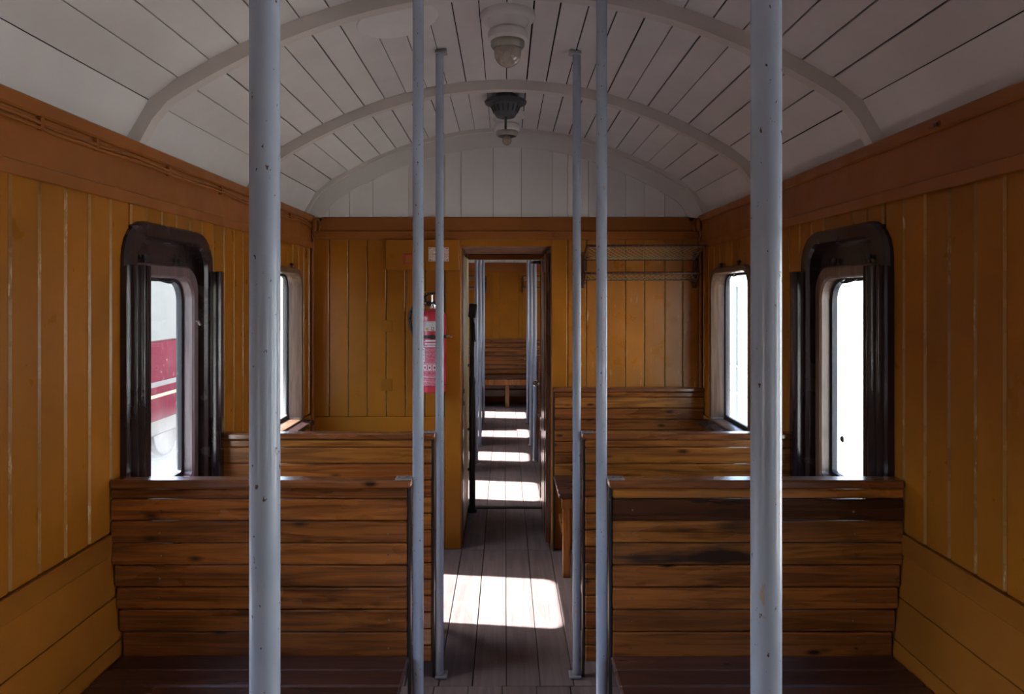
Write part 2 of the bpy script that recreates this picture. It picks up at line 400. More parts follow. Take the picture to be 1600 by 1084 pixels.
# ------------------------------------------------------------------ side walls
def cut(a, b, z0, z1):
    """rectangles of [a,b]x[z0,z1] left over round the openings"""
    ys = sorted({a, b} | {v for o in OPEN for v in o[:2] if a < v < b})
    for p, q in zip(ys, ys[1:]):
        mid = (p + q) / 2; o = [o for o in OPEN if o[0] < mid < o[1]]
        if not o: yield p, q, z0, z1
        else:
            _, _, u, v = o[0]
            if u > z0: yield p, q, z0, min(u, z1)
            if v < z1: yield p, q, max(v, z0), z1
for s, side in ((-1, 'left'), (1, 'right')):
    bm = bmesh.new()
    for p, q, z0, z1 in cut(Y0 - .1, YF + .1, -0.12, 2.115):
        if q - p > 1e-4 and z1 - z0 > 1e-4: add_box(bm, (S(s, -0.017), S(s, -0.095)), (p, q), (z0, z1))
    w = link('wall_' + side, mesh_of(bm, 'wall', 'gap'))
    tag(w, 'orange boarded side wall with dark door frame on the ' + ('extinguisher side' if s < 0 else 'luggage rack side'), 'wall', kind='structure')
    g = 0.0016
    edges = [Y0] + [Y0 + 0.575 * k for k in range(1, 6)]
    edges = [e for e in edges if e < 1.2] + [1.815 + 0.115 * k for k in range(-5, 25)] + [YE]
    for a, b in zip(edges, edges[1:]):
        for p, q, z0, z1 in cut(a, b, Z_RAIL, Z_FASC):
            if q - p < 0.012 or z1 - z0 < 0.012: continue
            e = random.uniform(-0.0012, 0.0012)
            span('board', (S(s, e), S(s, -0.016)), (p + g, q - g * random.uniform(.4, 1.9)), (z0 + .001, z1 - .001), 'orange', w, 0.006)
    for a, b in ((YP, 7.0), (7.9, YF)):
        for k in range(6):
            p, q = a + (b - a) * k / 6, a + (b - a) * (k + 1) / 6
            for p, q, z0, z1 in cut(p, q, 0, Z_FASC):
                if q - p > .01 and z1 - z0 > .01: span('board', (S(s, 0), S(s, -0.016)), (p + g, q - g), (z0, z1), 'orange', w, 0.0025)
    for a, b in ((Y0, YE), (YP, YF)):
        span('fascia', (S(s, 0.013), S(s, -0.016)), (a, b), (Z_FASC - .012, Z_CORN - .03), 'fascia', w, 0.003)
        span('fascia_batten', (S(s, 0.019), S(s, 0.012)), (a, b), (Z_FASC - .018, Z_FASC + .022), 'fascia', w, 0.004)
        span('cornice', (S(s, 0.028), S(s, -0.055)), (a, b), (Z_CORN - .042, Z_CORN), 'fascia', w, 0.005)
    ys = [Y0] + sorted(v for d in DOORS for v in (2.33 + d, 3.03 + d)) + [YE]
    for a, b in ((Y0, .13), (.83, 2.332), (3.03, YE)):
        span('waist_rail', (S(s, 0.008), S(s, -0.016)), (a, b), (Z_WAIN, Z_RAIL), 'rail', w, 0.003)
        for k in range(6):
            zt = Z_WAIN - 0.134 * k; zb = max(zt - 0.134, 0.0)
            if zt < 0.02: break
            zt -= .0015; zb += .0015
            bm2 = bmesh.new()
            L_ = b - a
            vv = []
            for yy in (-L_ / 2, L_ / 2):
                for (dx, z) in ((taper(zb) + .001, zb), (taper(zt) + .001, zt), (-0.016, zt), (-0.016, zb)):
                    vv.append(bm2.verts.new((S(s, dx) - S(s, 0), yy, z - (zt + zb) / 2)))
            for q in range(4): bm2.faces.new((vv[q], vv[(q + 1) % 4], vv[4 + (q + 1) % 4], vv[4 + q]))
            bm2.faces.new(vv[:4]); bm2.faces.new(vv[4:])
            bmesh.ops.bevel(bm2, geom=bm2.edges[:], offset=0.002, segments=1, affect='EDGES')
            link('wainscot_board', mesh_of(bm2, 'wainscot_board', 'rail'), w, (S(s, 0), (a + b) / 2, (zt + zb) / 2))

# ------------------------------------------------------------------ ceiling
NX = 40
xs = [-1.37 + 2.74 * k / NX for k in range(NX + 1)]
bm = bmesh.new(); rows = []
for yy in (Y0 - .1, YF + .1):
    rows.append(([bm.verts.new((x, yy, zc(x) + .022)) for x in xs], [bm.verts.new((x, yy, zc(x) + .06)) for x in xs]))
for k in range(NX):
    for t in (0, 1): bm.faces.new((rows[0][t][k], rows[0][t][k + 1], rows[1][t][k + 1], rows[1][t][k]))
for r in rows:
    for k in range(NX): bm.faces.new((r[0][k], r[0][k + 1], r[1][k + 1], r[1][k]))
for k in (0, NX): bm.faces.new((rows[0][0][k], rows[1][0][k], rows[1][1][k], rows[0][1][k]))
ce = link('ceiling', mesh_of(bm, 'ceiling', 'gap')); tag(ce, 'white painted arched plank ceiling with curved ribs', 'ceiling', kind='structure')
RIBS = [-0.93, 0.19, 1.31, 2.43, 3.55, 6.6, 7.7, 8.8, 9.9]
segs = [(Y0, 2.43), (2.44, 3.55), (3.56, YE), (YE + .05, YF)]
seams = [-1.205, -1.105, -1.0, -0.9, -0.795, -0.695, -0.595, -0.49, -0.39, -0.29, -0.195, -0.097, 0.004, 0.104, 0.2, 0.3, 0.4, 0.5, 0.6, 0.7, 0.8, 0.9, 1.0, 1.105, 1.205]
def arch_piece(name, x0, x1, a, b, mat, parent, th=0.016, drop=0.0):
    z0_, z1_ = zc(x0) - drop, zc(x1) - drop
    ang = math.atan2(z1_ - z0_, x1 - x0); ln = math.hypot(x1 - x0, z1_ - z0_)
    n = Vector((-math.sin(ang), 0, math.cos(ang)))
    c = Vector(((x0 + x1) / 2, (a + b) / 2, (z0_ + z1_) / 2)) + n * th / 2
    return piece(name, c, (ln, b - a, th), mat, parent, 0.0015, (0, -ang, 0))
for a, b in segs:
    for x0, x1 in zip(seams, seams[1:]):
        gp = random.choice((.0025, .004, .005, .006))
        arch_piece('plank', x0 + gp / 2, x1 - gp / 2, a, b, 'white', ce, drop=random.uniform(-.0015, .0015))
    arch_piece('cove_board', 1.204, 1.296, a, b, 'white', ce); arch_piece('cove_board', -1.296, -1.204, a, b, 'white', ce)
def arch_strip(name, y0, y1, top, bot, mat, parent, lim=1.29, n=44):
    """curved strip following the ceiling between two drops below it"""
    bm = bmesh.new(); xs = [-lim + 2 * lim * k / n for k in range(n + 1)]; R = []
    for yy, dz in ((y0, top), (y0, bot), (y1, bot), (y1, top)):
        row = []
        for x in xs:
            sl = -(zc(x + .002) - zc(x - .002)) / .004
            nn = Vector((-sl, 0, -1)).normalized()
            px = max(-lim, min(lim, x + nn.x * dz))
            row.append(bm.verts.new((px, yy - (y0 + y1) / 2, zc(x) + nn.z * dz - 2.4)))
        R.append(row)
    for A, Bq in zip(R, R[1:] + R[:1]):
        for k in range(n): bm.faces.new((A[k], A[k + 1], Bq[k + 1], Bq[k]))
    for k in (0, n): bm.faces.new([r[k] for r in R])
    return link(name, mesh_of(bm, name, mat, True), parent, (0, (y0 + y1) / 2, 2.4))
for y in RIBS: arch_strip('rib', y - .005, y + .043, -.004, .048, 'white_rib', ce)
arch_strip('arch_bead', YE - .05, YE - .012, -.004, .022, 'white_rib', ce)
# round blanking plate beside the lamp
lathe('cover_plate', [(0, -.014), (.12, -.014), (.150, -.008), (.156, 0), (.156, .01), (0, .01)], 'white', ce, (-.40, 2.66, zc(-.40) - .002), 40, (0, -math.atan(-2 * .27 * -.40), 0))

# ------------------------------------------------------------------ end partition
OX0, OX1, OZ = -0.287, 0.295, 1.937
bm = bmesh.new()
add_box(bm, (-1.34, OX0 - .02), (YE + .016, YE + .06), (-.02, 2.3)); add_box(bm, (OX1 + .02, 1.35), (YE + .016, YE + .06), (-.02, 2.3))
add_box(bm, (OX0 - .02, OX1 + .02), (YE + .016, YE + .06), (OZ + .01, 2.3)); add_box(bm, (-1.2, 1.2), (YE + .016, YE + .06), (2.3, 2.45)); add_box(bm, (-.7, .7), (YE + .016, YE + .06), (2.45, 2.65))
we = link('wall_end', mesh_of(bm, 'wall_end', 'gap')); tag(we, 'orange boarded partition with doorway under a white gable', 'wall', kind='structure')
def px2x(px, d=YE): return (px - 790) / F * d
def vboards(xe, z0, z1, mat, y=YE, name='board'):
    for a, b in zip(xe, xe[1:]):
        e = random.uniform(-.001, .001)
        span(name, (a + .0014, b - .0014), (y + e, y + .016), (z0, z1), mat, we, 0.005)
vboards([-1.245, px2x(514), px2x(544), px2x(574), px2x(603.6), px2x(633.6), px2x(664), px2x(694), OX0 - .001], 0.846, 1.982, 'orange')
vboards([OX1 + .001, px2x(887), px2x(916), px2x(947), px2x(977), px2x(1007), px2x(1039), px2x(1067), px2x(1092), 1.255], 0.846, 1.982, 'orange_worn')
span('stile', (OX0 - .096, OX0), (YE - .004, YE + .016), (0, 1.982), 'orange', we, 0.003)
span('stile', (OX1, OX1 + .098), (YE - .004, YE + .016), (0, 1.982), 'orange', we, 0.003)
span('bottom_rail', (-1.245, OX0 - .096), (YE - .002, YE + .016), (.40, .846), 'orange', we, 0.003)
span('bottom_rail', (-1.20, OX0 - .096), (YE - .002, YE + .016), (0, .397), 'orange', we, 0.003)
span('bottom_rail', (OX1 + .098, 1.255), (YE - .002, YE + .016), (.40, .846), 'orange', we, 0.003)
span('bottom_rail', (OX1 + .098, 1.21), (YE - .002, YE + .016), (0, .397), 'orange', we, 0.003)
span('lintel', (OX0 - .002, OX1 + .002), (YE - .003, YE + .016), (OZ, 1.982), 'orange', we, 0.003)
span('top_fascia', (-1.25, 1.26), (YE - .012, YE + .016), (2.035, 2.124), 'fascia', we, 0.003)
bt = span('fascia_batten', (-1.25, 1.26), (YE - .022, YE + .016), (1.978, 2.035), 'fascia', we, 0.004)
for x in (-1.215, -1.145, 1.15, 1.22, -.60, .32):
    lathe('bolt_head', [(0, .008), (.008, .007), (.011, .003), (.011, 0)], 'fascia', bt, (x, YE - .022, 2.006), 12, (PI / 2, 0, 0))
for x in (-1.237, 1.247):
    tube('corner_bead', [(x, YE - .008, .1), (x, YE - .008, 1.97)], .012, 'fascia', we, 10)
for z in (1.427, 1.05): piece('repair_patch', (px2x(604), YE - .001, z), (.07, .004, .075), 'orange', we, .001)
ge = [-1.28, -1.13, -1.0, -.85, -.62, -.39, -.285, -.08, .10, .30, .40, .53, .77, .89, 1.02, 1.15, 1.28]
for a, b in zip(ge, ge[1:]):
    a1, b1 = a + .0012, b - .0012
    bm2 = bmesh.new(); cx = (a + b) / 2; pts = [(a1, 2.125), (b1, 2.125)]
    for k in range(5):
        x = b1 + (a1 - b1) * k / 4; pts.append((x, max(2.14, zc(x) + .01)))
    f0 = [bm2.verts.new((x - cx, -.001, z - 2.3)) for x, z in pts]; f1 = [bm2.verts.new((x - cx, .014, z - 2.3)) for x, z in pts]
    bm2.faces.new(f0); bm2.faces.new(f1[::-1])
    for k in range(len(pts)): bm2.faces.new((f0[k], f0[(k + 1) % len(pts)], f1[(k + 1) % len(pts)], f1[k]))
    link('gable_board', mesh_of(bm2, 'gable_board', 'white_gable'), we, (cx, YE, 2.3))
arch_strip('gable_arch', YE - .012, YE - .0015, .0, .115, 'white_gable', we, 1.285)

# passage between the two saloons
for s, x, nm in ((-1, OX0, 'left'), (1, OX1, 'right')):
    bm = bmesh.new(); add_box(bm, (x, x + s * .05), (YE + .06, YP + .06), (0, 2.0))
    w = link('wall_passage_' + nm, mesh_of(bm, 'wall_passage', 'dark_door')); tag(w, 'dark narrow side wall of the passage ' + ('beside the brake column' if s < 0 else 'behind the open brown door'), 'wall', kind='structure')
    span('door_jamb', (x - s * .004, x + s * .02), (YE + .0162, YE + .075), (0, OZ), 'fascia', w, .003)
    if s < 0:
        cp = span('cream_panel', (x + .003, x - .012), (YE + .17, YP + .02), (.02, 1.90), 'cream', w, .003)
        for z in (.985, .905): piece('latch', (x + .006, YE + .19, z), (.012, .022, .03), 'iron', cp, .002)
        span('jamb_strip', (x + .009, x - .012), (YE + .08, YE + .16), (0, 1.93), 'dark_door', w, .003)
bm = bmesh.new(); add_box(bm, (OX0 - .05, OX1 + .05), (YE + .06, YP + .06), (1.94, 2.0))
cp2 = link('ceiling_passage', mesh_of(bm, 'ceiling_passage', 'fascia')); tag(cp2, 'low brown ceiling of the passage over the doorway', 'ceiling', kind='structure')
span('header', (OX0 - .03, OX1 + .03), (YP, YP + .05), (1.898, 1.94), 'fascia', cp2, .003)
bm = bmesh.new(); add_box(bm, (-1.30, OX0 - .05), (YP, YP + .06), (0, 2.62)); add_box(bm, (OX1 + .05, 1.31), (YP, YP + .06), (0, 2.62)); add_box(bm, (OX0 - .05, OX1 + .05), (YP, YP + .06), (2.0, 2.62))
wp = link('wall_partition', mesh_of(bm, 'wall_partition', 'orange')); tag(wp, 'far side of the passage partition, painted orange', 'wall', kind='structure')

# far wall of the further saloon
bm = bmesh.new(); add_box(bm, (-1.34, 1.35), (YF + .016, YF + .08), (-.02, 2.66))
wf = link('wall_far', mesh_of(bm, 'wall_far', 'gap')); tag(wf, 'orange boarded far end wall seen through the doorway', 'wall', kind='structure')
fx = [-1.25, -.95, -.7, -.45, -.335, -.20, -.095, .20, .26, .37, .5, .7, .95, 1.26]
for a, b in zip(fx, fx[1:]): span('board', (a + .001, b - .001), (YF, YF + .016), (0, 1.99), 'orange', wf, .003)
span('top_fascia', (-1.25, 1.26), (YF - .012, YF + .016), (1.985, 2.128), 'fascia', wf, .003)
for k in range(-10, 10): span('gable_board', (k * .125 + .001, k * .125 + .124), (YF, YF + .016), (2.13, max(2.2, min(zc(k * .125), zc(k * .125 + .125)) - .004)), 'white_gable', wf, .002)
bm = bmesh.new(); add_box(bm, (-1.34, 1.35), (Y0 - .08, Y0 - .001), (-.02, 2.66))
wb = link('wall_back', mesh_of(bm, 'wall_back', 'orange')); tag(wb, 'orange end wall of the saloon facing the partition', 'wall', kind='structure')

# ------------------------------------------------------------------ windows
def make_window(s, y0, y1, idx):
    z0, z1 = WZ
    w = empty('window_%d' % idx, (S(s, 0), (y0 + y1) / 2, z0))
    w['kind'] = 'structure'
    ring('window_frame', rrect(y0 - .04, y1 + .04, z0 - .03, z1 + .035, .105, .02), rrect(y0, y1, z0, z1, .085, .012), S(s, .022), S(s, -.085), 'sash', w, .008)
    ring('seal', rrect(y0 - .001, y1 + .001, z0 - .001, z1 + .001, .085, .012), rrect(y0 + .016, y1 - .016, z0 + .022, z1 - .014, .075, .012), S(s, -.058), S(s, -.078), 'rubber', w, .002)
    span('pane', (S(s, -.066), S(s, -.070)), (y0 + .004, y1 - .004), (z0 + .004, z1 - .004), 'glass', w, 0)
    sl = piece('sill', (S(s, .030), (y0 + y1) / 2, z0 - .030), (.10, y1 - y0 + .17, .032), 'dark_frame', w, .008, (0, s * -.18, 0))
    for t in (.25, .75):
        yy = y0 + (y1 - y0) * t
        lathe('catch', [(0, .028), (.010, .026), (.012, .014), (.006, .010), (.006, 0), (0, 0)], 'iron', w, (S(s, .012), yy, z1 + .034), 10)
    pts = [(S(s, -.03 + .02 * math.sin(a)), (y0 + y1) / 2 + .045 * math.cos(a), z1 - .008 - .012 * math.sin(a)) for a in [PI * k / 8 for k in range(9)]]
    tube('pull_loop', pts, .004, 'iron', w, 6)
    return w
n = 1
for y0, y1 in WINS:
    for s in (-1, 1):
        w = make_window(s, y0, y1, n); n += 1
        where = {0: 'saloon window opposite the end of the foreground bench', 1: 'small round-topped window in a worn wooden frame beside the ' + ('extinguisher wall' if s < 0 else 'luggage rack'), 2: 'saloon window in the rear bay'}.get(WINS.index((y0, y1)), 'round-topped window in the further saloon')
        tag(w, where, 'window', kind='structure')

# ------------------------------------------------------------------ side doors with arched dark frames
def make_door(s, dy, idx):
    Y = lambda y: y + dy
    w = empty('door_%d' % idx, (S(s, 0), Y(2.68), 0))
    tag(w, 'dark brown side door with arched frame and dusty pane on the ' + ('extinguisher side' if s < 0 else 'luggage rack side') + ('' if dy == 0 else ', in another bay'), 'door', kind='structure')
    ring('door_frame', rrect(Y(2.332), Y(3.022), -.02, 1.875, .135, .01), rrect(Y(2.405), Y(2.955), .01, 1.818, .10, .01), S(s, .024), S(s, -.05), 'dark_frame', w, .012)
    ring('door_leaf', rrect(Y(2.39), Y(2.97), 0, 1.84, .02, .02), rrect(Y(2.46), Y(2.905), .88, 1.70, .07, .02), S(s, -.034), S(s, -.07), 'dark_frame', w, .002)
    ring('sash', rrect(Y(2.425), Y(2.942), .85, 1.735, .10, .02), rrect(Y(2.472), Y(2.893), .90, 1.687, .085, .015), S(s, -.004), S(s, -.062), 'sash_dark' if s < 0 else 'sash', w, .008)
    ring('seal', rrect(Y(2.466), Y(2.897), .895, 1.692, .085, .015), rrect(Y(2.485), Y(2.878), .915, 1.674, .075, .015), S(s, -.045), S(s, -.068), 'rubber', w, .002)
    span('pane', (S(s, -.060), S(s, -.064)), (Y(2.474), Y(2.892)), (.902, 1.686), 'glass', w, 0)
    # fluted cover strips either side
    for nm, prof in (('near', [(2.330, 0), (2.330, .024), (2.336, .030), (2.345, .030), (2.348, .040), (2.354, .047), (2.362, .047), (2.365, .055), (2.372, .063), (2.384, .063), (2.390, .052), (2.398, .052), (2.402, .058), (2.414, .060), (2.424, .053), (2.436, .050), (2.438, 0)]),
                     ('far', [(2.985, 0), (2.982, .030), (2.988, .036), (2.988, .046), (2.982, .052), (2.984, .060), (2.992, .066), (3.028, .064), (3.036, .058), (3.036, 0)])):
        bm = bmesh.new(); zt = 1.72
        a = [bm.verts.new((S(s, d) - S(s, 0), y - prof[0][0], 0)) for y, d in prof]; b = [bm.verts.new((S(s, d) - S(s, 0), y - prof[0][0], zt - (.01 if k in (0, len(prof) - 1) else 0))) for k, (y, d) in enumerate(prof)]
        bm.faces.new(a); bm.faces.new(b[::-1])
        for k in range(len(prof)): bm.faces.new((a[k], a[(k + 1) % len(prof)], b[(k + 1) % len(prof)], b[k]))
        bmesh.ops.recalc_face_normals(bm, faces=bm.faces[:]); bmesh.ops.bevel(bm, geom=bm.edges[:], offset=.0013, segments=2, affect='EDGES', clamp_overlap=True)
        link('jamb_strip', mesh_of(bm, 'jamb_strip', 'dark_gloss', True), w, (S(s, 0), Y(prof[0][0]), 0))
    for yy in (2.53, 2.80):
        lathe('catch', [(0, .030), (.009, .028), (.011, .014), (.006, .010), (.006, 0), (0, 0)], 'iron', w, (S(s, -.020), Y(yy), 1.736), 10)
    pts = [(S(s, -.03 + .025 * math.sin(a)), Y(2.69) + .05 * math.cos(a), 1.682 - .014 * math.sin(a)) for a in [PI * k / 8 for k in range(9)]]
    tube('pull_loop', pts, .004, 'iron', w, 6)
    if s < 0: tube('latch', [(S(s, .0), Y(2.905), 1.52), (S(s, .012), Y(2.90), 1.515), (S(s, .02), Y(2.90), 1.50)], .005, 'chrome', w, 6)
    else: lathe('finger_catch', [(0, .006), (.010, .005), (.013, 0), (0, 0)], 'gun', w, (S(s, -.056), Y(2.81), 1.06), 14, (0, -s * PI / 2, 0))
    return w
n = 1
for dy in DOORS:
    for s in (-1, 1): make_door(s, dy, n); n += 1

# ------------------------------------------------------------------ benches
def make_bench(name, label, s, xa_off, xb, yf, seat_dir, mats, group=None, bracket=True, seat=True):
    """yf: face towards the camera; seat_dir -1 seat on the camera side, +1 on the far side"""
    t = empty(name, ((S(s, 0) + xb) / 2, yf, 0)); tag(t, label, 'bench', group)
    th = .040
    def xr(z, e=.011): return (S(s, taper(z) + xa_off), xb + s * e)
    levels = [1.0095, .978, .9085, .838, .768, .698, .628, .557, .489 if seat_dir > 0 else .456]
    if seat_dir > 0: levels += [.42, .35, .28, .21, .14, .07]
    for k, (zt, zb) in enumerate(zip(levels, levels[1:])):
        e = random.uniform(-.0015, .0015)
        o = span('back_slat', xr(zb), (yf + e, yf + th), (zb + .0016, zt - .0016), mats[k % len(mats)], t, .004)
    span('top_rail', xr(1.0, 0), (yf - .008, yf + .052), (1.0105, 1.038), 'cap', t, .006)
    span('end_post', (xb + s * .0005, xb + s * .010), (yf + .006, yf + th + .004), (0, 1.012), 'iron', t, .003)
    # seat
    if seat:
        ys = yf if seat_dir < 0 else yf + th
        for k in range(5):
            a = ys + seat_dir * (.003 + .092 * k); b = a + seat_dir * .088
            xs_ = (S(s, .036 + xa_off), xb + s * .004)
            span('seat_slat', xs_, (a, b), (.463, .488 - .002 * (k == 0)), 'seat', t, .005)
        ye = ys + seat_dir * .43
        span('seat_rail', (S(s, .05 + xa_off), xb + s * .02), (ye, ye + seat_dir * .022), (.405, .462), 'leg', t, .003)
        for xx in (xb + s * .05, S(s, .16)):
            span('leg', (xx - .022, xx + .022), (ye - seat_dir * .03, ye - seat_dir * .001), (0, .462), 'leg', t, .003)
            span('stretcher', (xx - .014, xx + .014), (ys + seat_dir * .01, ye - seat_dir * .031), (.20, .245), 'leg', t, .003)
    if bracket:
        br = piece('pole_bracket', (xb + s * .022, yf + .016, 1.0405), (.052, .042, .005), 'plate', t, .0015)
        for dx in (-.012, .012): lathe('bracket_screw', [(0, .002), (.004, .0015), (.004, 0)], 'steel', br, (xb + s * (.026 + dx), yf + .016, 1.043), 8)
    # screw heads at the slat ends
    bm = bmesh.new()
    for zt, zb in zip(levels[1:], levels[2:]):
        for xx in (xb + s * .07, S(s, .16)):
            m = Matrix.Translation((xx - t.location.x + random.uniform(-.004, .004), -.0025, (zt + zb) / 2 + random.uniform(-.006, .006))) @ Matrix.Rotation(PI / 2, 4, 'X')
            bmesh.ops.create_cone(bm, cap_ends=True, segments=8, radius1=.0032, radius2=.0025, depth=.003, matrix=m)
    link('screw_heads', mesh_of(bm, 'screw_heads', 'steel'), t, (t.location.x, yf, 0), kind='stuff')
    return t
bn, gd, dk, sk = 'bench', 'bench_gold', 'bench_dark', 'bench_streak'
make_bench('slatted_bench', 'slatted bench with evenly brown back, beside the wall with the extinguisher', -1, .002, -.3005, 2.27, -1, [bn])
make_bench('slatted_bench', 'slatted bench with black-stained back slats on the luggage rack side', 1, .002, .3275, 2.27, -1, [gd, dk, sk, sk, bn, bn, bn, bn])
make_bench('slatted_bench', 'slatted bench facing the red extinguisher, its back to the dark door', -1, .002, -.303, 3.045, 1, [gd, gd, bn, bn])
make_bench('slatted_bench', 'golden slatted bench facing the luggage rack wall, its back to the dark door', 1, .002, .326, 3.045, 1, [gd, gd, gd, bn])
b3 = make_bench('slatted_bench', 'slatted bench against the partition under the net luggage rack', 1, .002, .300, YE - .05, -1, [bn, gd, bn], bracket=False)
FAR = 'benches along the further saloon'
p1 = {}
for s in (-1, 1):
    side = ' past the brake column' if s < 0 else ' past the open brown door'
    xb = -.309 if s < 0 else .309
    bA = make_bench('slatted_bench', 'first slatted bench end' + side + ', further saloon', s, .002, xb, 7.03, -1, [bn], FAR)
    bB = make_bench('slatted_bench', 'second slatted bench end' + side + ', further saloon', s, .002, xb, 7.80, 1, [bn], FAR)
    bC = copy_tree(bA, (0, 2.16, 0)); bC['label'] = 'third slatted bench end' + side + ', further saloon'
# long bench across the far end wall
t = empty('slatted_bench', (0, YF, 0)); tag(t, 'wide slatted bench across the far end wall beyond the doorway', 'bench')
for k in range(8):
    span('back_slat', (-1.2, 1.2), (YF - .03 - .004 * k, YF - .004), (.975 - .066 * (k + 1) + .003, .975 - .066 * k), 'bench', t, .004)
for k in range(5): span('seat_slat', (-1.19, 1.19), (YF - .06 - .094 * (k + 1) + .004, YF - .06 - .094 * k), (.415, .44), 'seat', t, .004)
span('seat_rail', (-1.19, 1.19), (YF - .53, YF - .505), (.33, .414), 'leg', t, .004)
for x in (-.9, .025, .9): span('leg', (x - .03, x + .03), (YF - .505, YF - .46), (0, .414), 'leg', t, .004)
for z in (.27, .15): span('back_board', (-1.19, 1.19), (YF - .025, YF - .004), (z - .055, z + .05), 'bench', t, .004)

# ------------------------------------------------------------------ poles
def make_pole(x, y, label, group=None, r=.0175):
    t = empty('grab_pole', (x, y, 0)); tag(t, label, 'pole', group)
    top = zc(x) - .004
    lathe('shaft', [(0, .012), (r, .012), (r, top - .012), (0, top - .012)], 'post', t, (x, y, 0), 28)
    piece('ceiling_plate', (x - math.copysign(.008, x), y, top - .005), (.050, .056, .012), 'plate', t, .002, (0, math.atan(.54 * x), 0))
    piece('floor_plate', (x - math.copysign(.008, x), y, .006), (.050, .060, .011), 'plate', t, .003)
    lathe('floor_collar', [(r, .012), (r + .0015, .012), (r + .0015, .024), (r, .026)], 'plate', t, (x, y, 0), 24)
    return t
make_pole(-.2805, .838, 'stout rust-specked blue-grey pole with no bench beside it, extinguisher side')
make_pole(.3035, .838, 'stout rust-specked blue-grey pole with no bench beside it, luggage rack side')
make_pole(-.2785, 2.29, 'blue-grey pole bracketed to the end of the evenly brown bench back')
make_pole(.3055, 2.29, 'blue-grey pole bracketed to the bench with black-stained slats')
make_pole(-.2810, 3.065, 'blue-grey pole with square ceiling plate in front of the fire extinguisher')
make_pole(.3030, 3.065, 'blue-grey pole with square ceiling plate in front of the luggage rack')
for s in (-1, 1):
    for nth, yy, xx in (('first', 7.04, .286), ('second', 7.80, .277), ('third', 9.21, .285)):
        make_pole(s * xx, yy, nth + ' blue-grey pole past the ' + ('brake column' if s < 0 else 'open brown door') + ', further saloon', 'poles of the further saloon')

# ------------------------------------------------------------------ lamps and ventilator
def make_lamp(y, label, dome):
    t = empty('ceiling_lamp', (.008, y, 2.685)); tag(t, label, 'lamp'); x = .008
    lathe('base', [(0, .003), (.104, .003), (.104, -.018), (.098, -.026), (.082, -.030), (.079, -.040), (.060, -.062), (.058, -.066), (0, -.066)], 'white', t, (x, y, 2.685), 40)
    lathe('holder', [(.058, -.060), (.070, -.066), (.075, -.074), (.075, -.098), (.066, -.106), (0, -.106)], 'white', t, (x, y, 2.685), 40)
    rg = lathe('clamp_ring', [(.060, -.102), (.064, -.106), (.064, -.122), (.056, -.134), (.050, -.134), (.050, -.112)], 'alu', t, (x, y, 2.685), 40)
    if dome:
        lathe('glass_dome', [(.0505, -.118)] + [(.0515 * math.cos(a), -.148 - .054 * math.sin(a)) for a in [PI / 2 * k / 10 for k in range(11)]], 'lampglass', t, (x, y, 2.685), 36)
    else:
        lathe('socket_plate', [(0, -.114), (.050, -.114), (.050, -.118), (.020, -.122), (.018, -.128), (0, -.128)], 'gun', t, (x, y, 2.685), 30)
        lathe('bulb', [(.012, -.122), (.018, -.132), (.027, -.146), (.0285, -.158), (.024, -.174), (.012, -.184), (0, -.187)], 'lampglass', t, (x, y, 2.685), 28)
    return t
make_lamp(2.72, 'white ceiling lamp with a ribbed glass dome, on the nearer roof bay', True)
make_lamp(4.20, 'white ceiling lamp with a bare small bulb behind the dark ventilator', False)
t = empty('ceiling_ventilator', (0, 3.80, 2.685)); tag(t, 'dark grey slotted cone ventilator with hanging rod on the white ceiling', 'ventilator')
lathe('flange', [(0, .0), (.05, .0), (.05, -.030), (.106, -.034), (.112, -.042), (.108, -.052), (.080, -.056), (0, -.056)], 'gun', t, (0, 3.80, 2.685), 36)
lathe('cone', [(.082, -.052), (.078, -.062), (.056, -.112), (.048, -.122), (.030, -.124), (.012, -.119), (0, -.119)], 'gun', t, (0, 3.80, 2.685), 36)
for k in range(16):
    a = 2 * PI * k / 16 + PI / 16
    piece('slot', (.0695 * math.cos(a), 3.80 + .0695 * math.sin(a), 2.685 - .083), (.005, .0085, .034), 'rubber', t, .001, (0, math.atan2(.022, .05) , a))
tube('pull_rod', [(0, 3.80, 2.57), (0, 3.80, 2.50)], .0065, 'gun', t, 10)

# ------------------------------------------------------------------ things on the end partition
t = empty('cover_box', (px2x(661), YE, 1.80)); tag(t, 'flat orange cover board above the fire extinguisher', 'cover board')
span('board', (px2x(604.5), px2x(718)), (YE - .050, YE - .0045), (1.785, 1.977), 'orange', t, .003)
piece('red_plate', (px2x(639.5), YE - .0515, 1.853), (.062, .003, .062), 'redplate', t, .001)
piece('plate_centre', (px2x(640), YE - .0535, 1.853), (.040, .002, .040), 'orange', t, .0005)
lathe('keyhole', [(.005, .002), (.010, .002), (.010, 0), (.005, 0)], 'iron', t, (px2x(662), YE - .0505, 1.835), 16, (PI / 2, 0, 0))
t = empty('notice_plate', (px2x(686.5), YE - .052, 1.885)); tag(t, 'small white notice with rows of red print screwed to the cover board', 'notice')
piece('sheet', (px2x(686.5), YE - .0525, 1.884), (.128, .003, .089), 'notice', t, .0004)
piece('emblem', (px2x(675.5), YE - .0545, 1.892), (.014, .001, .007), 'yellow', t, 0)
for dx in (-.054, .054):
    for dz in (-.036, .036): lathe('screw', [(0, .002), (.0035, .0015), (.0035, 0)], 'iron', t, (px2x(686.5) + dx, YE - .054, 1.884 + dz), 8, (PI / 2, 0, 0))

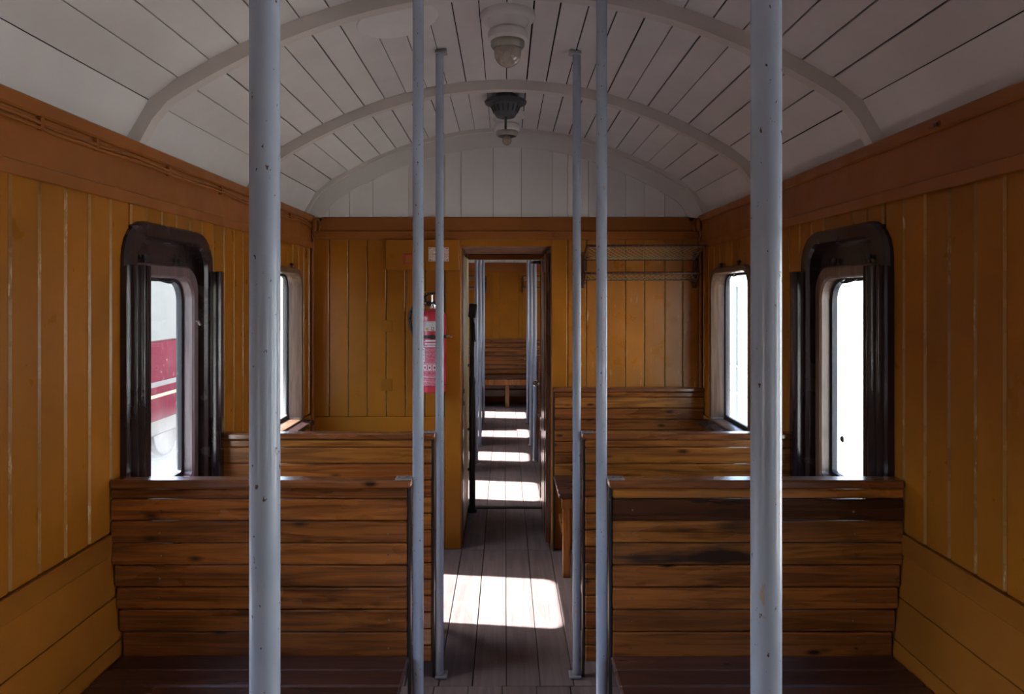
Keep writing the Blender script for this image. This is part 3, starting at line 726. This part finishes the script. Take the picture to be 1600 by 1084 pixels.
EX, EY = px2x(677, 4.51), 4.515
t = empty('fire_extinguisher', (EX, EY, 1.02)); tag(t, 'red fire extinguisher with black hose strapped to the orange partition', 'fire extinguisher')
R = .080
lathe('cylinder', [(0, 0), (R - .006, 0), (R - .002, .004), (R - .002, .040), (R - .005, .043), (R - .005, .048), (R, .051), (R, .47), (R - .006, .492), (R - .025, .508), (.03, .516), (.024, .52), (0, .52)], 'red', t, (EX, EY, 1.02), 48)
lathe('base_band', [(R - .0035, .0425), (R - .0035, .0495)], 'rubber', t, (EX, EY, 1.02), 48)
lathe('neck', [(.025, .515), (.029, .522), (.029, .532), (.020, .535), (.020, .55), (0, .55)], 'chrome', t, (EX, EY, 1.02), 24)
tube('valve_body', [(EX - .045, EY, 1.574), (EX, EY, 1.571), (EX + .05, EY, 1.576)], [.014, .020, .013], 'iron', t, 12)
hp = [(EX + .058, EY, 1.585), (EX + .052, EY, 1.615), (EX + .01, EY - .004, 1.640), (EX - .03, EY, 1.636), (EX - .052, EY, 1.612), (EX - .046, EY, 1.582)]
tube('handle', hp, .009, 'iron', t, 8)
tube('gauge_stem', [(EX - .008, EY - .01, 1.575), (EX - .008, EY - .01, 1.625)], .006, 'chrome', t, 8)
piece('safety_tag', (EX - .058, EY, 1.644), (.022, .006, .006), 'yellow', t, .001)
tube('hose_joint', [(EX - .046, EY, 1.573), (EX - .068, EY, 1.573)], .008, 'chrome', t, 10)
tube('hose', [(EX - .066, EY, 1.573), (EX - .095, EY, 1.572), (EX - .125, EY, 1.556), (EX - .142, EY, 1.52), (EX - .148, EY, 1.47), (EX - .140, EY, 1.42), (EX - .122, EY, 1.37), (EX - .105, EY, 1.32), (EX - .096, EY, 1.24)], .011, 'hose', t, 10)
lathe('strap', [(R + .001, .337), (R + .003, .337), (R + .003, .357), (R + .001, .357)], 'rubber', t, (EX, EY, 1.02), 48)
piece('buckle', (EX + .003, EY - R - .004, 1.367), (.022, .010, .028), 'rubber', t, .002)
cl = tube('clip', [(EX + R - .002, EY - .012, 1.368), (EX + R + .022, EY - .012, 1.368)], .008, 'chrome', t, 10)
tube('clip_ring', [(EX + R + .030 + .010 * math.cos(a), EY - .012, 1.368 + .008 * math.sin(a)) for a in [2 * PI * k / 10 for k in range(11)]], .0022, 'chrome', cl, 6)
tube('wall_bracket', [(EX, EY + R, 1.368), (EX, YE - .003, 1.368)], .012, 'iron', t, 8)
def decal(name, xa, xb, za, zb, mat, lift=.0008):
    """patch lying on the cylinder; xa, xb are offsets from its axis"""
    bm = bmesh.new(); n = 12; r = R + lift; a0, a1 = math.asin(xa / r), math.asin(xb / r); zc_ = (za + zb) / 2
    lo = [bm.verts.new((r * math.sin(a0 + (a1 - a0) * k / n), -r * math.cos(a0 + (a1 - a0) * k / n), za - zc_)) for k in range(n + 1)]
    hi = [bm.verts.new((v.co.x, v.co.y, zb - zc_)) for v in lo]
    for k in range(n): bm.faces.new((lo[k], lo[k + 1], hi[k + 1], hi[k]))
    return link(name, mesh_of(bm, name, mat), t, (EX, EY, zc_))
decal('label', -.050, .035, 1.403, 1.463, 'ext_label')
decal('yellow_seal', -.040, -.022, 1.408, 1.424, 'yellow', .0014)
decal('ring_mark', -.004, .012, 1.408, 1.426, 'iron', .0014); decal('ring_mark_centre', -.001, .009, 1.411, 1.423, 'paper', .0018)
decal('print_panel', -.066, .050, 1.065, 1.335, 'ext_text')
for z in (1.338, 1.305, 1.198, 1.158, 1.118, 1.088): decal('print_rule', -.066, .050, z, z + .003, 'paper', .0014)
decal('heading', -.042, .030, 1.341, 1.349, 'paper', .0014); decal('heading', -.046, .032, 1.319, 1.328, 'paper', .0014); decal('heading', -.030, .018, 1.308, 1.315, 'paper', .0014)
decal('pictogram_strip', -.066, -.046, 1.212, 1.300, 'paper', .0014)
for z in (1.285, 1.255, 1.228): decal('pictogram', -.060, -.052, z - .005, z + .005, 'redplate', .0018)
for xx in (-.056, -.026, .004): decal('hazard_square', xx, xx + .022, 1.163, 1.193, 'paper', .0014); decal('hazard_mark', xx + .006, xx + .016, 1.170, 1.185, 'redplate', .0018)

# ------------------------------------------------------------------ luggage racks
def make_rack(x0, x1, y, label):
    """two-tier net rack on the wall plane y"""
    t = empty('luggage_rack', ((x0 + x1) / 2, y, 1.72)); tag(t, label, 'luggage rack')
    tiers = ((y - .255, 1.922, y - .02, 1.852), (y - .135, 1.762, y - .02, 1.722))
    for yf, zf, yb, zb in tiers:
        tube('rail', [(x0, yf, zf), (x1, yf, zf)], .0085, 'brown_iron', t, 10)
        tube('rail', [(x0, yb, zb), (x1, yb, zb)], .006, 'brown_iron', t, 8)
        bm = bmesh.new(); W = math.hypot(yf - yb, zf - zb); step = .034; nx = int((x1 - x0) / step)
        def P(u, v):
            sag = .018 * math.sin(PI * v)
            return Vector((u - (x0 + x1) / 2, yf + (yb - yf) * v - y, zf + (zb - zf) * v - sag - 1.72))
        run = W * .9
        for dirn in (1, -1):
            k = -int(run / step) - 1
            while k <= nx + int(run / step) + 1:
                u0 = x0 + k * step; pts = []
                for j in range(6):
                    v = j / 5; u = u0 + dirn * run * v
                    if x0 - 1e-6 <= u <= x1 + 1e-6: pts.append(P(u, v))
                if len(pts) > 1: add_tube(bm, pts, .0013, 4, False)
                k += 1
        for k in range(nx + 1):     # lashings round the front rail
            u = x0 + k * step; p = P(u, 0)
            add_tube(bm, [p + Vector((0, .004, -.009)), p + Vector((.003, -.010, 0)), p + Vector((.006, .002, .010))], .0017, 4, False)
        link('net', mesh_of(bm, 'net', 'cord'), t, ((x0 + x1) / 2, y, 1.72), kind='stuff')
    for x in (x0, x1):
        b = tube('bracket', [(x, y - .012, 1.67), (x, y - .016, 1.90)], .013, 'brown_iron', t, 8)
        tube('arm', [(x, y - .02, 1.852), (x, y - .12, 1.885), (x, y - .255, 1.922)], [.012, .010, .009], 'brown_iron', b, 8)
        tube('arm', [(x, y - .02, 1.715), (x, y - .08, 1.728), (x, y - .135, 1.762)], [.012, .010, .009], 'brown_iron', b, 8)
        tube('scroll', [(x, y - .03, 1.862), (x, y - .12, 1.83), (x, y - .13, 1.775)], .006, 'brown_iron', b, 6)
        for z in (1.70, 1.88): lathe('rosette', [(0, .014), (.010, .012), (.016, .004), (.016, 0)], 'brown_iron', b, (x, y - .012, z), 12, (PI / 2, 0, 0))
    return t
make_rack(px2x(914, 4.5), px2x(1091, 4.5), YE, 'two-tier net luggage rack with brown rails on the orange partition')
make_rack(-1.2, -.30, YF, 'net luggage rack end on the far wall, brake column side')
make_rack(.255, 1.2, YF, 'net luggage rack end on the far wall, open door side')

# ------------------------------------------------------------------ passage things
t = empty('passage_door', (.285, YE + .08, 0)); tag(t, 'dark brown wooden door folded open inside the doorway', 'door')
xd = (.262, .292)
span('leaf', xd, (YE + .09, YP - .04), (.012, 1.90), 'dark_door', t, .003)
for z0, z1 in ((.12, .62), (.72, .90), (1.02, 1.78)):
    span('panel_moulding', (.257, .263), (YE + .19, YE + .205), (z0, z1), 'dark_door', t, .002); span('panel_moulding', (.257, .263), (YP - .155, YP - .14), (z0, z1), 'dark_door', t, .002)
kn = lathe('knob', [(0, .0), (.010, .0), (.010, .022), (.021, .030), (.024, .042), (.018, .054), (0, .058)], 'chrome', t, (.262, YP - .09, .965), 20, (0, -PI / 2, 0))
tube('door_closer', [(.256, YP - .13, 1.872), (.215, YP - .10, 1.872), (.195, YP - .02, 1.874)], [.014, .012, .008], 'iron', t, 8)
piece('lock_plate', (.258, YP - .09, .93), (.006, .05, .18), 'brown_iron', t, .001)

t = empty('brake_column', (-.250, 5.40, 0)); tag(t, 'black iron brake column with square head beside the cream panel', 'brake column')
lathe('base', [(0, .0), (.036, 0), (.036, .018), (.028, .03), (.024, .06), (0, .06)], 'iron', t, (-.250, 5.40, 0), 20)
lathe('column', [(0, .05), (.023, .05), (.023, .95), (.028, .97), (.028, 1.00), (.020, 1.02), (.020, 1.46), (0, 1.46)], 'iron', t, (-.250, 5.40, 0), 20)
piece('head', (-.246, 5.40, 1.51), (.060, .07, .105), 'iron', t, .008, (0, .12, 0))
tube('crank', [(-.246, 5.37, 1.45), (-.232, 5.35, 1.40), (-.226, 5.35, 1.28)], .007, 'iron', t, 8)
for z in (1.10, .62, .32): tube('bracket', [(-.250, 5.40, z), (-.288, 5.40, z)], .010, 'iron', t, 8)

# ------------------------------------------------------------------ cable along the fascia
random.seed(3)
pts = []
for k in range(46):
    y = 1.0 + (YE - .06 - 1.0) * k / 45
    pts.append((XL + .022 + .003 * math.sin(k * 1.9), y, 2.078 + .006 * math.sin(k * .8) - .006 * abs(math.sin(k * .45))))
pts += [(XL + .024, YE - .035, 2.07), (XL + .026, YE - .03, 2.03), (XL + .03, YE - .028, 1.99)]
t = empty('wall_cable', (XL + .02, 1.0, 2.08)); tag(t, 'thin painted cable clipped along the top of the orange wall', 'cable')
tube('cable', pts, .0055, 'fascia', t, 8)
tube('cable', [(p[0] + .004, p[1], p[2] - .013) for p in pts[:46:3]], .0045, 'fascia', t, 8)
for y in (1.9, 2.16, 2.62, 3.1, 3.6, 4.1): piece('clip', (XL + .022, y, 2.073), (.016, .014, .036), 'fascia', t, .003)
for s, nm in ((-1, 'extinguisher side'), (1, 'luggage rack side')):
    t = empty('cable_junction', (S(s, .03), YE - .04, 2.05)); tag(t, 'clump of painted cable joints in the ceiling corner, ' + nm, 'cable joint')
    lathe('joint_body', [(0, -.03), (.014, -.026), (.018, 0), (.014, .05), (0, .056)], 'fascia', t, (S(s, .034), YE - .04, 2.06), 14)
    tube('joint_loop', [(S(s, .03), YE - .045, 2.10), (S(s, .06), YE - .05, 2.11), (S(s, .075), YE - .045, 2.07), (S(s, .06), YE - .04, 2.03)], .006, 'fascia', t, 8)
    tube('joint_tail', [(S(s, .03), YE - .045, 2.05), (S(s, .024), YE - .06, 2.0), (S(s, .03), YE - .04, 1.97)], .006, 'fascia', t, 8)
t = empty('wall_clip', (XR - .03, 2.06, 2.105)); tag(t, 'small broken wooden clip on the cornice, luggage rack side', 'clip')
piece('block', (XR - .032, 2.06, 2.108), (.012, .05, .020), 'fascia', t, .004, (.1, 0, 0)); piece('stub', (XR - .040, 2.04, 2.103), (.006, .018, .010), 'iron', t, .001)

# ------------------------------------------------------------------ outdoors
M['gravel'] = plain('pale_gravel', (0.42, 0.40, 0.36), 0.9, var=0.25, scale=8)
M['render_white'] = plain('white_rendered_wall', (0.42, 0.42, 0.415), 0.8, var=0.05, scale=2)
M['tr_cream'] = plain('cream_coach_paint', (0.24, 0.225, 0.19), 0.9, var=0.05, scale=2, spec=0.05)
M['tr_red'] = plain('red_coach_paint', (0.14, 0.008, 0.02), 0.9, var=0.08, scale=3, spec=0.05)
M['tr_yel'] = plain('yellow_stripe', (0.6, 0.4, 0.12), 0.4)
M['tr_roof'] = plain('grey_roof', (0.25, 0.25, 0.26), 0.6)
M['rail_paint'] = plain('pale_green_metal', (0.10, 0.14, 0.14), 0.5)
bm = bmesh.new(); add_box(bm, (-40, 40), (-30, 60), (-1.3, -1.15))
g = link('ground', mesh_of(bm, 'ground', 'gravel')); tag(g, 'pale gravel ground outside the windows', 'ground', kind='structure')
bm = bmesh.new(); add_box(bm, (9.0, 12.0), (-8, 45), (-1.15, 5.0))
t = link('station_building', mesh_of(bm, 'station_building', 'render_white')); tag(t, 'sunlit white building outside beyond the luggage rack side windows', 'building')
bm = bmesh.new(); add_box(bm, (8.6, 12.3), (-8.3, 45.3), (5.0, 5.15)); link('roof', mesh_of(bm, 'roof', 'tr_roof'), t)
# red and cream coach on the next track
t = empty('railway_coach', (-6.85, 4.0, -1.15)); tag(t, 'red and cream railway coach on the next track, seen through dusty panes', 'railway coach')
xa, xb = -8.2, -5.5
span('lower_body', (xa, xb), (-4, 14.2), (-.35, .91), 'tr_red', t, .02)
span('upper_body', (xa + .01, xb - .01), (-4, 14.2), (.91, 2.0), 'tr_cream', t, .02)
span('stripe', (xb - .01, xb + .006), (-4, 14.2), (.19, .27), 'tr_cream', t, .001); span('stripe', (xb - .01, xb + .006), (-4, 14.2), (.02, .07), 'tr_yel', t, .001)
span('roof', (xa - .05, xb + .05), (-4.1, 14.3), (2.0, 2.18), 'tr_roof', t, .07)
span('underframe', (xa + .3, xb - .3), (-3.6, 13.8), (-.7, -.35), 'iron', t, .02)
for k in range(5):
    y = -3.2 + 2.9 * k
    wv = span('window', (xb - .03, xb + .008), (y, y + 1.1), (1.2, 1.8), 'rubber', t, .004)
for y in (-2.6, -.6, 10.6, 12.6):
    for x in (xa + .5, xb - .5):
        lathe('wheel', [(0, -.06), (.42, -.06), (.46, -.05), (.46, .06), (.42, .06), (.36, .03), (0, .03)], 'iron', t, (x, y, -.69), 28, (0, PI / 2, 0))
t = empty('yard_railing', (5.2, 15.5, -1.15)); tag(t, 'pale metal railing outside the window beside the luggage rack', 'railing')
for y in (13.0, 14.6, 16.2, 17.8): span('post', (5.17, 5.23), (y - .03, y + .03), (-1.15, 1.9), 'rail_paint', t, .005)
for z in (-.55, .05, 1.86): span('rail', (5.175, 5.225), (12.5, 18.3), (z - .025, z + .025), 'rail_paint', t, .005)

# ------------------------------------------------------------------ window portals (sampling aid for the daylight, no light of their own)
for i, (y0, y1, z0, z1) in enumerate([(a, b, WZ[0], WZ[1]) for a, b in WINS] + [(2.47 + d, 2.895 + d, .9, 1.69) for d in DOORS]):
    for s in (-1, 1):
        ld = bpy.data.lights.new('daylight_portal', 'AREA'); ld.shape = 'RECTANGLE'; ld.size = z1 - z0; ld.size_y = y1 - y0
        ld.cycles.is_portal = True
        o = bpy.data.objects.new('daylight_portal', ld); col.objects.link(o)
        o.location = (S(s, -.10), (y0 + y1) / 2, (z0 + z1) / 2)
        o.rotation_euler = (0, s * PI / 2, 0)
